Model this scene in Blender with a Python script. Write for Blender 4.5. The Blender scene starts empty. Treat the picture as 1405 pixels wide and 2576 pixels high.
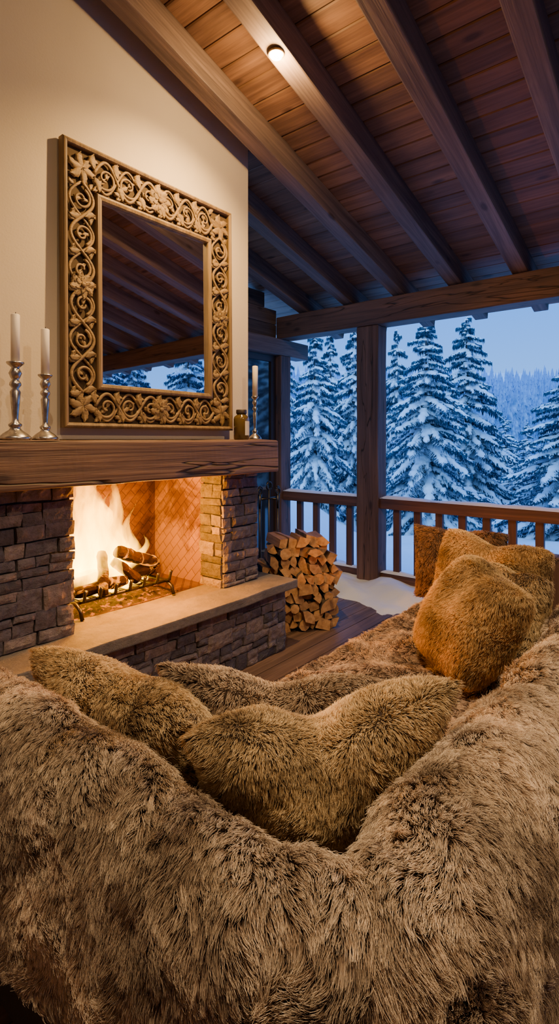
import bpy, bmesh, math, random
import numpy as np
from mathutils import Vector, Matrix, noise, kdtree
random.seed(7); rng=np.random.default_rng(7)
S=bpy.context.scene
COL=S.collection
# ------------------------------------------------------------ helpers
class NT:
    def __init__(s,name):
        s.m=bpy.data.materials.new(name); s.m.use_nodes=True
        s.t=s.m.node_tree; s.t.nodes.clear()
        s.out=s.n('ShaderNodeOutputMaterial')
    def n(s,typ,**kw):
        nd=s.t.nodes.new(typ)
        for k,v in kw.items(): setattr(nd,k,v)
        return nd
    def l(s,a,b): s.t.links.new(a,b)
    def math(s,op,a,b=None,clamp=False):
        nd=s.n('ShaderNodeMath',operation=op); nd.use_clamp=clamp
        for i,v in enumerate((a,b)):
            if v is None: continue
            if isinstance(v,(int,float)): nd.inputs[i].default_value=v
            else: s.l(v,nd.inputs[i])
        return nd.outputs[0]
    def mix(s,f,a,b,mode='MIX'):
        nd=s.n('ShaderNodeMix',data_type='RGBA',blend_type=mode)
        for i,v in ((0,f),(6,a),(7,b)):
            if isinstance(v,(int,float)): nd.inputs[i].default_value=v
            elif isinstance(v,(tuple,list)): nd.inputs[i].default_value=(*v[:3],1)
            else: s.l(v,nd.inputs[i])
        return nd.outputs[2]
    def ramp(s,f,stops):
        nd=s.n('ShaderNodeValToRGB'); e=nd.color_ramp.elements
        while len(e)<len(stops): e.new(.5)
        for el,(p,c) in zip(e,stops):
            el.position=p; el.color=(*c,1) if len(c)==3 else c
        s.l(f,nd.inputs[0]); return nd.outputs[0]
    def coords(s,scale=(1,1,1),rand=True):
        tc=s.n('ShaderNodeTexCoord'); v=tc.outputs['Object']
        if rand:
            oi=s.n('ShaderNodeObjectInfo'); vm=s.n('ShaderNodeVectorMath',operation='ADD')
            r=s.math('MULTIPLY',oi.outputs['Random'],37.0)
            s.l(v,vm.inputs[0]); s.l(r,vm.inputs[1]); v=vm.outputs[0]
        mp=s.n('ShaderNodeMapping'); mp.inputs['Scale'].default_value=scale
        s.l(v,mp.inputs['Vector']); return mp.outputs[0]
    def noise(s,vec,scale,detail=4,rough=.55,dist=0):
        nd=s.n('ShaderNodeTexNoise'); nd.inputs['Scale'].default_value=scale
        nd.inputs['Detail'].default_value=detail; nd.inputs['Roughness'].default_value=rough
        nd.inputs['Distortion'].default_value=dist
        s.l(vec,nd.inputs['Vector']); return nd.outputs['Fac']
    def bsdf(s,col,rough=.6,metal=0,bump=None,bs=.3,bd=.01,**kw):
        b=s.n('ShaderNodeBsdfPrincipled')
        for nm,v in (('Base Color',col),('Roughness',rough),('Metallic',metal)):
            if isinstance(v,(tuple,list)): b.inputs[nm].default_value=(*v[:3],1)
            elif isinstance(v,(int,float)): b.inputs[nm].default_value=v
            else: s.l(v,b.inputs[nm])
        for k,v in kw.items():
            k=k.replace('_',' ')
            b.inputs[k].default_value=v
        if bump is not None:
            bn=s.n('ShaderNodeBump'); bn.inputs['Strength'].default_value=bs; bn.inputs['Distance'].default_value=bd
            s.l(bump,bn.inputs['Height']); s.l(bn.outputs[0],b.inputs['Normal'])
        s.l(b.outputs[0],s.out.inputs[0]); s.b=b
        return s.m

def wood(name,dark,light,axis=0,tint=False,rough=.6,cracks=0,sc=1.0,bs=.35,knots=True):
    m=NT(name)
    a=[7*sc]*3; a[axis]=.55*sc; v=m.coords(tuple(a))
    g=m.noise(v,1.6,7,.6,.8)
    b=[70*sc]*3; b[axis]=1.5*sc; v2=m.coords(tuple(b))
    g2=m.noise(v2,1.0,3,.6)
    mid=tuple((x+y)/2 for x,y in zip(dark,light))
    c=m.ramp(g,[(.28,dark),(.52,mid),(.75,light)])
    c=m.mix(.55,c,m.ramp(g2,[(.3,(.45,.45,.45)),(.65,(1.15,1.15,1.15))]),'MULTIPLY')
    if knots:
        k=[5.5]*3; k[axis]=2.2
        vo=m.n('ShaderNodeTexVoronoi'); vo.inputs['Scale'].default_value=1.0
        m.l(m.coords(tuple(k)),vo.inputs['Vector'])
        kn=m.ramp(vo.outputs['Distance'],[(.07,(.25,.2,.18)),(.15,(1,1,1))])
        c=m.mix(.8,c,kn,'MULTIPLY')
    if tint:
        at=m.n('ShaderNodeAttribute',attribute_name='tint')
        c=m.mix(1,c,m.ramp(at.outputs['Fac'],[(0,(.7,.68,.68)),(1,(1.2,1.15,1.1))]),'MULTIPLY')
    h=m.math('ADD',m.math('MULTIPLY',g,.6),m.math('MULTIPLY',g2,.5))
    if cracks:
        q=[9.]*3; q[axis]=.5
        cn=m.noise(m.coords(tuple(q)),.8,3,.5,.4)
        cr=m.math('ABSOLUTE',m.math('SUBTRACT',cn,.5))
        cf=m.ramp(cr,[(0,(.06,.05,.05)),(.012*cracks,(1,1,1))])
        c=m.mix(1,c,cf,'MULTIPLY'); h=m.math('ADD',h,m.math('MULTIPLY',cf,1.2))
    return m.bsdf(c,rough,bump=h,bs=bs,bd=.012)

class MB:
    def __init__(s): s.v=[];s.f=[];s.t=[];s.mi=[]
    def add(s,v,f,t=.5,mi=0):
        o=len(s.v); s.v+= [tuple(p) for p in v]; s.f+=[tuple(i+o for i in q) for q in f]
        s.t+= list(t) if isinstance(t,(list,tuple)) else [t]*len(v); s.mi+= [mi]*len(f)
    def box(s,a,b,t=.5,mi=0):
        (x0,y0,z0),(x1,y1,z1)=a,b
        s.add([(x0,y0,z0),(x1,y0,z0),(x1,y1,z0),(x0,y1,z0),(x0,y0,z1),(x1,y0,z1),(x1,y1,z1),(x0,y1,z1)],
              [(0,3,2,1),(4,5,6,7),(0,1,5,4),(1,2,6,5),(2,3,7,6),(3,0,4,7)],t,mi)
    def obj(s,name,mats,parent=None,smooth=False,origin=None,label=None,cat=None,group=None,kind=None):
        V=np.array(s.v,dtype=float)
        if origin is None:
            origin=(V[:,0].min()+V[:,0].max())/2,(V[:,1].min()+V[:,1].max())/2,V[:,2].min()
        o=np.array(origin)
        me=bpy.data.meshes.new(name); me.from_pydata((V-o).tolist(),[],s.f)
        for m in (mats if isinstance(mats,(list,tuple)) else [mats]): me.materials.append(m)
        me.polygons.foreach_set('material_index',s.mi)
        if smooth: me.polygons.foreach_set('use_smooth',[True]*len(me.polygons))
        a=me.attributes.new('tint','FLOAT','POINT'); a.data.foreach_set('value',s.t)
        me.update()
        return mk(name,me,tuple(origin),parent,label,cat,group,kind)
def mk(name,data,loc=(0,0,0),parent=None,label=None,cat=None,group=None,kind=None):
    ob=bpy.data.objects.new(name,data); COL.objects.link(ob)
    if parent is not None:
        ob.parent=parent; ob.location=Vector(loc)-Vector(parent.location)
    else: ob.location=loc
    if label: ob['label']=label
    if cat: ob['category']=cat
    if group: ob['group']=group
    if kind: ob['kind']=kind
    return ob
def empty(name,loc,label,cat,group=None):
    e=mk(name,None,loc,None,label,cat,group); e.empty_display_size=.1; return e
def hewn(mb,a,b,axis,bev=.01,cuts=14,amp=.004,t=.5,seed=0):
    """bevelled, slightly uneven timber"""
    bm=bmesh.new(); bmesh.ops.create_cube(bm,size=1)
    a=Vector(a);b=Vector(b);d=b-a;c=(a+b)/2
    for v in bm.verts: v.co=Vector((v.co.x*d.x,v.co.y*d.y,v.co.z*d.z))
    bmesh.ops.bevel(bm,geom=bm.edges[:],offset=bev,segments=2,affect='EDGES',profile=.6)
    no=Vector((0,0,0)); no[axis]=1
    for i in range(1,cuts):
        co=Vector((0,0,0)); co[axis]=(-.5+i/cuts)*(d[axis])
        bmesh.ops.bisect_plane(bm,geom=bm.verts[:]+bm.edges[:]+bm.faces[:],plane_co=co,plane_no=no)
    for v in bm.verts:
        n=noise.noise_vector((v.co+c)*3.1+Vector((seed,0,0))); v.co+= n*amp; v.co+=c
    bm.verts.index_update()
    mb.add([v.co[:] for v in bm.verts],[[v.index for v in f.verts] for f in bm.faces],t); bm.free()
def lathe(mb,prof,c,seg=24,t=.5,mi=0):
    vs=[];fs=[]
    for r,z in prof:
        for k in range(seg):
            a=2*math.pi*k/seg; vs.append((c[0]+r*math.cos(a),c[1]+r*math.sin(a),c[2]+z))
    for i in range(len(prof)-1):
        for k in range(seg):
            k2=(k+1)%seg; fs.append((i*seg+k,i*seg+k2,(i+1)*seg+k2,(i+1)*seg+k))
    fs.append(tuple(range(seg))[::-1]); fs.append(tuple((len(prof)-1)*seg+k for k in range(seg)))
    mb.add(vs,fs,t,mi)
def tube(mb,pts,rad,seg=8,t=.5,mi=0,flat=1.0,up=None):
    pts=[Vector(p) for p in pts]; n=len(pts); vs=[];fs=[]
    ref=Vector(up) if up else None
    for i,p in enumerate(pts):
        tg=(pts[min(i+1,n-1)]-pts[max(i-1,0)]).normalized()
        u=ref if ref is not None else (Vector((0,0,1)) if abs(tg.z)<.9 else Vector((1,0,0)))
        s1=tg.cross(u).normalized(); s2=s1.cross(tg).normalized()
        r=rad[i] if isinstance(rad,(list,tuple)) else rad
        for k in range(seg):
            a=2*math.pi*k/seg; vs.append(p+s1*math.cos(a)*r+s2*math.sin(a)*r*flat)
    for i in range(n-1):
        for k in range(seg):
            k2=(k+1)%seg; fs.append((i*seg+k,i*seg+k2,(i+1)*seg+k2,(i+1)*seg+k))
    fs.append(tuple(range(seg))[::-1]); fs.append(tuple((n-1)*seg+k for k in range(seg)))
    mb.add(vs,fs,t,mi)
sm=lambda x:(lambda y:y*y*(3-2*y))(min(1,max(0,x)))

# ------------------------------------------------------------ materials
M_raft=wood('rafter_wood',(.075,.05,.047),(.28,.19,.155),0,rough=.65)
M_beamY=wood('beam_wood',(.06,.027,.018),(.20,.095,.055),1,rough=.6,cracks=.5)
M_post=wood('post_wood',(.065,.032,.024),(.2,.105,.072),2,rough=.65,cracks=.6)
M_rail=wood('rail_wood',(.06,.024,.016),(.19,.08,.048),1,rough=.6,knots=False)
M_bal=wood('baluster_wood',(.06,.023,.015),(.18,.075,.045),2,rough=.6,knots=False)
M_ceil=wood('ceiling_boards',(.12,.06,.034),(.34,.185,.108),1,tint=True,rough=.55,bs=.2)
M_floor=wood('deck_boards',(.09,.055,.042),(.26,.165,.115),0,tint=True,rough=.5)
M_wallw=wood('log_wall_wood',(.08,.06,.055),(.22,.165,.14),0,tint=True,rough=.7)
M_mantel=wood('mantel_wood',(.06,.032,.022),(.25,.14,.085),0,rough=.6,cracks=1,bs=.8,sc=.9)
M_frame=wood('carved_wood',(.14,.082,.03),(.37,.23,.09),0,rough=.65,sc=2,knots=False)
M_frameZ=wood('carved_wood_upright',(.11,.065,.025),(.32,.2,.085),2,rough=.55,sc=2,knots=False)
m=NT('plaster'); v=m.coords((1,1,1),False); g=m.noise(v,90,5,.6); g2=m.noise(v,3,3)
M_plaster=m.bsdf(m.mix(g2,(.57,.475,.36),(.65,.545,.42)),.85,bump=g,bs=.25,bd=.004)
m=NT('field_stone'); v=m.coords((1,1,1),False); g=m.noise(v,22,9,.7); g2=m.noise(v,5,5,.6,1); g3=m.noise(v,70,4,.7)
at=m.n('ShaderNodeAttribute',attribute_name='tint')
c=m.ramp(at.outputs['Fac'],[(0,(.095,.09,.115)),(.35,(.155,.142,.175)),(.7,(.215,.19,.215)),(1,(.30,.25,.25))])
c=m.mix(.8,c,m.ramp(g,[(.3,(.4,.4,.43)),(.7,(1.4,1.35,1.3))]),'MULTIPLY')
c=m.mix(m.ramp(g2,[(.62,(0,0,0)),(.79,(.3,.3,.3))]),c,(.28,.25,.2))
M_stone=m.bsdf(c,.82,bump=m.math('ADD',g,m.math('MULTIPLY',g3,.5)),bs=1,bd=.025)
m=NT('mortar'); M_mortar=m.bsdf((.07,.06,.055),.95)
m=NT('hearth_slab_stone'); v=m.coords((1,1,1),False); g=m.noise(v,26,9,.75); g2=m.noise(v,5,6,.65)
M_slab=m.bsdf(m.mix(m.ramp(g2,[(.35,(0,0,0)),(.65,(1,1,1))]),(.14,.128,.125),(.24,.21,.19)),.7,bump=m.math('ADD',g,g2),bs=1,bd=.02)
m=NT('firebrick'); tc=m.n('ShaderNodeTexCoord')
sx=m.n('ShaderNodeSeparateXYZ'); m.l(tc.outputs['Object'],sx.inputs[0])
cx=m.n('ShaderNodeCombineXYZ')
hx=m.math('ADD',sx.outputs[0],m.math('MULTIPLY',sx.outputs[1],-1.0)); m.l(m.math('ADD',hx,sx.outputs[2]),cx.inputs[0]); m.l(m.math('SUBTRACT',hx,sx.outputs[2]),cx.inputs[1])
br=m.n('ShaderNodeTexBrick'); m.l(cx.outputs[0],br.inputs['Vector'])
br.inputs['Scale'].default_value=3.2; br.inputs['Mortar Size'].default_value=.012
br.inputs['Color1'].default_value=(.14,.082,.006,1); br.inputs['Color2'].default_value=(.175,.10,.008,1); br.inputs['Mortar'].default_value=(.08,.045,.004,1)
g=m.noise(tc.outputs['Object'],3.0,6,.65,.6); c=m.mix(.85,br.outputs['Color'],m.ramp(g,[(.4,(.22,.15,.1)),(.56,(1.1,1.1,1.1))]),'MULTIPLY')
at=m.n('ShaderNodeAttribute',attribute_name='tint'); c=m.mix(1,c,m.ramp(at.outputs['Fac'],[(0,(.45,.36,.4)),(1,(1.15,1.15,1.1))]),'MULTIPLY')
M_brick=m.bsdf(c,.9,bump=m.math('SUBTRACT',1.0,br.outputs['Fac']),bs=.4,bd=.01,Specular_IOR_Level=.15)
m=NT('blackened_iron'); M_iron=m.bsdf((.05,.045,.043),.35,.8)
m=NT('pewter'); g=m.noise(m.coords((1,1,1)),40,4); M_pewter=m.bsdf(m.ramp(g,[(.3,(.3,.27,.25)),(.7,(.6,.56,.52))]),.3,1)
m=NT('candle_wax'); M_wax=m.bsdf((.82,.74,.64),.5)
m=NT('wick'); M_wick=m.bsdf((.03,.02,.02),.9)
m=NT('brown_glass'); M_bglass=m.bsdf((.1,.065,.02),.12,0,Coat_Weight=.5)
m=NT('paper_label'); g=m.noise(m.coords((1,1,1)),20,3); M_label=m.bsdf(m.mix(g,(.55,.47,.38),(.65,.57,.48)),.7)
m=NT('mirror_glass'); M_mirror=m.bsdf((.86,.88,.9),.01,1)
m=NT('recess_shade'); M_recess_shade=m.bsdf((.07,.042,.019),.9)  # dark colour standing in for the deep shadow behind the carving
m=NT('window_glass'); M_glass=m.bsdf((.02,.03,.045),.06,0,Coat_Weight=1.0)
m=NT('dark_frame'); M_dframe=m.bsdf((.03,.02,.018),.5)
m=NT('snow'); v=m.coords((1,1,1),False); g=m.noise(v,6,5); g2=m.noise(v,1.2,4)
M_snow=m.bsdf((.84,.88,.92),.7,bump=m.math('ADD',g,m.math('MULTIPLY',g2,2)),bs=.4,bd=.05)
m=NT('spruce_needles'); at=m.n('ShaderNodeAttribute',attribute_name='tint'); g=m.noise(m.coords((1,1,1)),9,4); g9=m.noise(m.coords((1,1,1)),40,2)
f=m.math('ADD',m.math('ADD',at.outputs['Fac'],m.math('MULTIPLY',m.math('SUBTRACT',g,.5),.9)),m.math('MULTIPLY',m.math('SUBTRACT',g9,.5),.7))
c=m.ramp(f,[(.14,(.004,.055,.10)),(.30,(.04,.18,.28)),(.42,(.82,.88,.94))]); M_needle=m.bsdf(c,.8)
m=NT('bark'); g=m.noise(m.coords((12,12,2)),2,5); M_bark=m.bsdf(m.ramp(g,[(.3,(.03,.022,.018)),(.7,(.1,.075,.06))]),.9,bump=g,bs=.8)
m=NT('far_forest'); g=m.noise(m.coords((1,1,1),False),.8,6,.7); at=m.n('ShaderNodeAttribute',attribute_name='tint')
c=m.mix(at.outputs['Fac'],m.ramp(g,[(.4,(.02,.12,.24)),(.6,(.40,.56,.74))]),(.24,.41,.66)); M_far=m.bsdf(c,.9)  # bluish haze painted into the tree colour, stronger with distance
m=NT('firewood_end'); v=m.coords((1,1,1)); g=m.noise(v,25,5,.6); M_wend=m.bsdf(m.ramp(g,[(.3,(.28,.14,.06)),(.7,(.58,.34,.16))]),.75,bump=g,bs=.4)
M_wside=wood('firewood_split',(.12,.055,.025),(.3,.16,.075),1,rough=.75,knots=False,sc=1.5)
m=NT('charred_log'); v=m.coords((1,1,1)); g=m.noise(v,14,6,.7)
c=m.ramp(g,[(.35,(.005,.003,.002)),(.7,(.025,.011,.005))]); M_char=m.bsdf(c,.9,bump=g,bs=.8,Specular_IOR_Level=.1)
e=m.ramp(m.noise(v,9,4,.6,1),[(.56,(0,0,0)),(.66,(1,.25,.0))]); m.l(e,m.b.inputs['Emission Color']); m.b.inputs['Emission Strength'].default_value=2.5
m=NT('embers'); v=m.coords((1,1,1)); g=m.noise(v,35,5,.7); c=m.ramp(g,[(.35,(.01,.007,.005)),(.65,(.06,.03,.018))]); M_ember=m.bsdf(c,.9,bump=g,bs=1)
e=m.ramp(m.noise(v,28,3,.6),[(.55,(0,0,0)),(.68,(1,.16,.0))]); m.l(e,m.b.inputs['Emission Color']); m.b.inputs['Emission Strength'].default_value=2
m=NT('sofa_fabric'); g=m.noise(m.coords((1,1,1)),200,2); M_fab=m.bsdf((.035,.025,.022),.9,bump=g,bs=.3)
m=NT('lamp_emitter'); e=m.n('ShaderNodeEmission'); e.inputs[0].default_value=(1,.75,.4,1); e.inputs[1].default_value=400; m.l(e.outputs[0],m.out.inputs[0]); M_lamp=m.m
# flame volume
m=NT('flame_gas'); tc=m.n('ShaderNodeTexCoord'); sx=m.n('ShaderNodeSeparateXYZ'); m.l(tc.outputs['Object'],sx.inputs[0])
g=m.noise(m.coords((15,15,4),False),1,3,.6,.8)
c=m.ramp(sx.outputs[2],[(0,(1,.46,.01)),(.4,(1,.41,.002)),(.8,(1,.35,.0))])
st=m.math('MULTIPLY',m.ramp(g,[(.38,(.3,.3,.3)),(.6,(1,1,1))]),m.ramp(sx.outputs[2],[(0,(1,1,1)),(.4,(.7,.7,.7)),(.85,(.4,.4,.4))]))
e=m.n('ShaderNodeEmission'); m.l(c,e.inputs[0]); m.l(m.math('MULTIPLY',st,150.0),e.inputs[1]); m.l(e.outputs[0],m.out.inputs['Volume'])
M_flame=m.m

# ------------------------------------------------------------ camera
cam=bpy.data.cameras.new('camera'); co=bpy.data.objects.new('camera',cam); COL.objects.link(co)
co.location=(0,0,1.5); co.rotation_euler=(math.radians(90),0,math.radians(-51.2))
cam.lens=18.755; cam.sensor_width=36; cam.sensor_fit='AUTO'; cam.shift_y=-183/2576; cam.clip_start=.03; cam.clip_end=1000
S.camera=co
# ------------------------------------------------------------ roof
SL=.259; ANG=math.atan(SL)
zr=lambda x:2.934+SL*(4.87-x)      # rafter underside
zc=lambda x:zr(x)+.19              # board underside
mb=MB(); x=-2.1; i=0
while x<5.75:
    x1=x+.148; t=random.random(); g=.006
    for (ya,yb) in ((-4.2,4.6),):
        prof=[(x+g,zc(x+g)+.008),(x+g+.008,zc(x)+.0),(x1-.008,zc(x1)),(x1-.001,zc(x1)+.008),(x1-.001,zc(x1)+.03),(x+g,zc(x)+.03)]
        V=[(px,ya,pz) for px,pz in prof]+[(px,yb,pz) for px,pz in prof]
        F=[(0,1,2,3,4,5),(11,10,9,8,7,6)]+[(k,k+6,(k+1)%6+6,(k+1)%6) for k in range(6)]
        mb.add(V,F,t)
    x=x1
mb.add([(-2.1,-4.2,zc(-2.1)+.028),(5.75,-4.2,zc(5.75)+.028),(5.75,4.6,zc(5.75)+.028),(-2.1,4.6,zc(-2.1)+.028),
        (-2.1,-4.2,zc(-2.1)+.16),(5.75,-4.2,zc(5.75)+.16),(5.75,4.6,zc(5.75)+.16),(-2.1,4.6,zc(-2.1)+.16)],
       [(0,3,2,1),(4,5,6,7),(0,1,5,4),(1,2,6,5),(2,3,7,6),(3,0,4,7)],0)
mb.obj('ceiling',M_ceil,kind='structure',label='sloping ceiling of brown knotty wooden boards')
raft=[3.635,3.05,2.468,1.90,1.33,.76,.19,-.38,-.95,-1.52,-2.09,-2.66,-3.23]
for i,y in enumerate(raft):
    x0=-2.0 if y<2.5 else 2.95
    L=(5.62-x0)/math.cos(ANG)
    mb=MB(); hewn(mb,(-L,-.13,0),(0,0,.186),0,bev=.008,cuts=20,amp=.004,seed=i*5)
    o=mb.obj('rafter',M_raft,origin=(0,0,0),label='exposed sloping wooden roof rafter under the board ceiling',cat='ceiling beam',group='roof rafters')
    o.location=(5.62,y,zr(5.62)); o.rotation_euler=(0,ANG,0)
mb=MB(); hewn(mb,(4.84,-4.1,2.67),(5.04,3.94,2.925),1,bev=.012,cuts=40,amp=.006)
mb.obj('eave_beam',M_beamY,label='thick reddish brown timber beam carrying the rafters',cat='ceiling beam')
for (ya,yb,x0) in ((2.62,2.87,4.85),(3.88,4.08,4.85),(-4.09,-3.86,4.85)):
    mb=MB(); hewn(mb,(x0,ya,0),(x0+.19,yb,2.67 if ya<3.5 else 2.48),2,bev=.012,cuts=24,amp=.005,seed=ya)
    mb.obj('wooden_post',M_post,label='square dark brown timber post holding the roof beam',cat='post',group='terrace posts')
mb=MB(); hewn(mb,(2.95,3.88,2.48),(5.4,4.08,2.67),0,bev=.012,cuts=14,amp=.005)
mb.obj('wall_plate_beam',M_raft,label='grey brown horizontal timber above the window, end protruding',cat='beam')
# back wall (wood) with window
mb=MB(); z=2.67; k=0
while z<3.75:
    z1=min(z+.17,3.8); xe=min(4.85,4.87-(z1-3.12)/SL) if z1>3.13 else 4.85
    mb.box((2.9,3.95,z),(max(xe,2.95),4.05,z1-.006),random.random()); z+=.17
mb.box((2.9,3.95,0),(3.05,4.05,2.48),.4); mb.box((3.05,3.97,0),(4.84,4.05,.12),.5)
mb.obj('wall_back',M_wallw,kind='structure',label='dark timber wall with glazing beside the terrace')
mb=MB()
for a,b in (((3.05,3.95,.12),(3.11,4.01,2.47)),((4.76,3.95,.12),(4.84,4.01,2.47)),((3.11,3.95,.12),(4.76,4.01,.2)),((3.11,3.95,2.4),(4.76,4.01,2.47)),((3.9,3.95,.2),(3.96,4.01,2.4))): mb.box(a,b)
w=mb.obj('window_1',M_dframe,kind='structure',label='dark framed glazed terrace window')
mb=MB(); mb.box((3.11,3.97,.2),(3.9,3.985,2.4)); mb.box((3.96,3.97,.2),(4.76,3.985,2.4)); mb.obj('window_pane',M_glass,parent=w)
# plaster wall
mb=MB(); pr=[(-2.0,1.49),(2.892,1.49),(2.892,zc(2.892)),(-2.0,zc(-2.0))]
mb.add([(x,2.62,z) for x,z in pr]+[(x,2.86,z) for x,z in pr],[(0,1,2,3),(7,6,5,4),(0,4,5,1),(1,5,6,2),(2,6,7,3),(3,7,4,0)])
mb.box((-2.0,2.62,0),(.5,2.86,1.49))
mb.obj('wall_left',M_plaster,kind='structure',label='cream plaster wall above the stone fireplace')
mb=MB(); mb.box((-2.12,-4.2,0),(-2.0,2.86,5.0)); mb.obj('wall_rear',M_plaster,kind='structure')
mb=MB(); z=0
while z<5.0:
    xe=5.0 if z+.2<zc(5) else max(-1.9,4.87-((z+.2)-3.12)/SL); mb.box((-2.0,-4.2,z),(xe,-4.1,z+.194),random.random()); z+=.2
mb.obj('wall_right',M_wallw,kind='structure',label='timber plank wall')
# floor
mb=MB(); y=-4.2
while y<4.1:
    t=random.random(); mb.box((-2.1,y,-.05),(5.15,y+.134,0),t); y+=.14
mb.box((-2.1,-4.2,-.12),(5.15,4.1,-.05),.1)
mb.obj('floor',M_floor,kind='structure',label='dark brown wooden deck floorboards')
# ------------------------------------------------------------ fireplace
def ashlar(mb,org,U,N,w,h,seed,hmin=.055,hmax=.13):
    r=random.Random(seed); org=Vector(org);U=Vector(U);N=Vector(N);Z=Vector((0,0,1))
    def stone(u0,u1,v0,v1):
        g=.002+r.random()*.002; dep=.008+r.random()*.018; nu=max(3,int((u1-u0)/.018)); nv=max(3,int((v1-v0)/.018)); t=r.random()
        if r.random()<.08: t=1
        vs=[];fs=[]
        jit=[r.uniform(-.006,.006) for _ in range(4)]
        for j in range(nv+1):
            for i in range(nu+1):
                a=i/nu;b=j/nv
                u=u0+g+(u1-u0-2*g)*a; v=v0+g+(v1-v0-2*g)*b
                u+= jit[0]*(1-b)+jit[1]*b
                v+= jit[2]*(1-a)+jit[3]*a
                edge=min(a*(u1-u0),(1-a)*(u1-u0),b*(v1-v0),(1-b)*(v1-v0))
                d=dep*(.7+.3*sm(edge/.008)); p=org+U*u+Z*v
                d+=noise.noise(p*18)*.008+noise.noise(p*45)*.007
                vs.append(p+N*d)
        for j in range(nv):
            for i in range(nu):
                q=j*(nu+1)+i; fs.append((q,q+1,q+nu+2,q+nu+1))
        ring=[i for i in range(nu+1)]+[j*(nu+1)+nu for j in range(1,nv+1)]+[nv*(nu+1)+i for i in range(nu-1,-1,-1)]+[j*(nu+1) for j in range(nv-1,0,-1)]
        o=len(vs)
        for q in ring:
            p=vs[q]; d=(p-org).dot(N); vs.append(p-N*(d+.012))
        L=len(ring)
        for k in range(L): fs.append((ring[k],o+k,o+(k+1)%L,ring[(k+1)%L]))
        mb.add(vs,fs,t)
    v=0
    while v<h-.001:
        rh=r.uniform(hmin,hmax); 
        if h-v-rh<.045: rh=h-v
        u=0
        while u<w-.001:
            sw=r.uniform(.08,.22)
            if w-u-sw<.06: sw=w-u
            if rh>.085 and r.random()<.4:
                s=rh*r.uniform(.3,.7); stone(u,u+sw,v,v+s); 
                if sw>.15 and r.random()<.5: stone(u,u+sw*.55,v+s,v+rh); stone(u+sw*.55,u+sw,v+s,v+rh)
                else: stone(u,u+sw,v+s,v+rh)
            else: stone(u,u+sw,v,v+rh)
            u+=sw
        v+=rh
FP=empty('fireplace',(1.9,2.5,0),'raised open fireplace of grey stone with rough timber mantel','fireplace')
mb=MB()
ashlar(mb,(.5,2.54,.5),(1,0,0),(0,-1,0),.97,.78,1)
mb.box((.5,2.548,.5),(1.455,3.4,1.27),0)
mb.obj('stone_pier',M_stone,parent=FP)
mb=MB()
ashlar(mb,(2.546,2.54,.5),(1,0,0),(0,-1,0),.346,.78,2,.045,.1)
ashlar(mb,(2.546,2.74,.5),(0,-1,0),(-1,0,0),.2,.78,3,.045,.1)
ashlar(mb,(2.892,2.54,.5),(0,1,0),(1,0,0),.84,.78,5)
mb.box((2.554,2.548,.5),(2.884,3.4,1.27),0)
mb.obj('stone_pier',M_stone,parent=FP)
mb=MB(); mb.box((.5,2.63,1.27),(2.88,3.4,1.49)); mb.obj('masonry_core',M_mortar,parent=FP)
mb=MB(); ashlar(mb,(.0,2.37,0),(1,0,0),(0,-1,0),3.0,.44,6,.055,.12); ashlar(mb,(3.0,2.37,0),(0,1,0),(1,0,0),1.03,.44,7)
mb.box((0,2.378,0),(2.992,3.4,.44),0); mb.obj('hearth_base',M_stone,parent=FP)
mb=MB(); hewn(mb,(.0,2.295,.44),(3.06,2.72,.5),0,bev=.008,cuts=120,amp=.008); hewn(mb,(2.5,2.6,.44),(3.06,3.42,.498),1,bev=.006,cuts=8,amp=.004)
mb.obj('hearth_slab',M_slab,parent=FP,smooth=False)
mb=MB()
mb.box((1.44,3.25,.5),(2.58,3.33,1.5),.15); mb.box((2.546,2.72,.5),(2.6,3.27,1.5),1); mb.box((1.41,2.72,.5),(1.47,3.27,1.5),1); mb.box((1.44,2.7,.47),(2.58,3.27,.503),.3); mb.box((1.44,2.6,1.45),(2.58,3.3,1.5),.3)
mb.obj('firebox',M_brick,parent=FP)
mb=MB(); hewn(mb,(.55,2.36,1.272),(2.93,2.63,1.495),0,bev=.012,cuts=60,amp=.009)
mb.obj('mantel_shelf',M_mantel,parent=FP,label='rough cracked dark timber mantel beam')
# grate
G=empty('fire_grate',(1.93,2.86,.503),'black iron fire grate with upturned prongs','fire grate')
mb=MB()
for y in (2.74,2.98): tube(mb,[(1.60,y,.585),(2.24,y,.585)],.011)
for i in range(7):
    x=1.63+i*.1
    tube(mb,[(x,3.05,.585),(x,2.74,.585),(x,2.70,.60),(x-.005,2.675,.66)],.011)
for x in (1.6,2.24):
    tube(mb,[(x,2.99,.585),(x,2.74,.585),(x,2.69,.56),(x,2.67,.507)],.012); tube(mb,[(x,2.98,.585),(x,3.0,.507)],.012)
mb.obj('grate_bars',M_iron,parent=G,smooth=True)
mb=MB(); n=40; V=[];F=[]
for j in range(21):
    for i in range(n+1):
        a=i/n*2-1;b=j/10-1; h=max(0,1-a*a*a*a)*max(0,1-b**4)
        p=Vector((1.92+a*.4,2.93+b*.22,0)); V.append((p.x,p.y,.503+.035*h*(.5+.8*abs(noise.noise(p*22)))+h*.012*noise.noise(p*60)))
for j in range(20):
    for i in range(n): q=j*(n+1)+i; F.append((q,q+1,q+n+2,q+n+1))
mb.add(V,F); mb.obj('ember_bed',M_ember,label='glowing ash and ember bed under the grate',cat='embers',kind='stuff')
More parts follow.
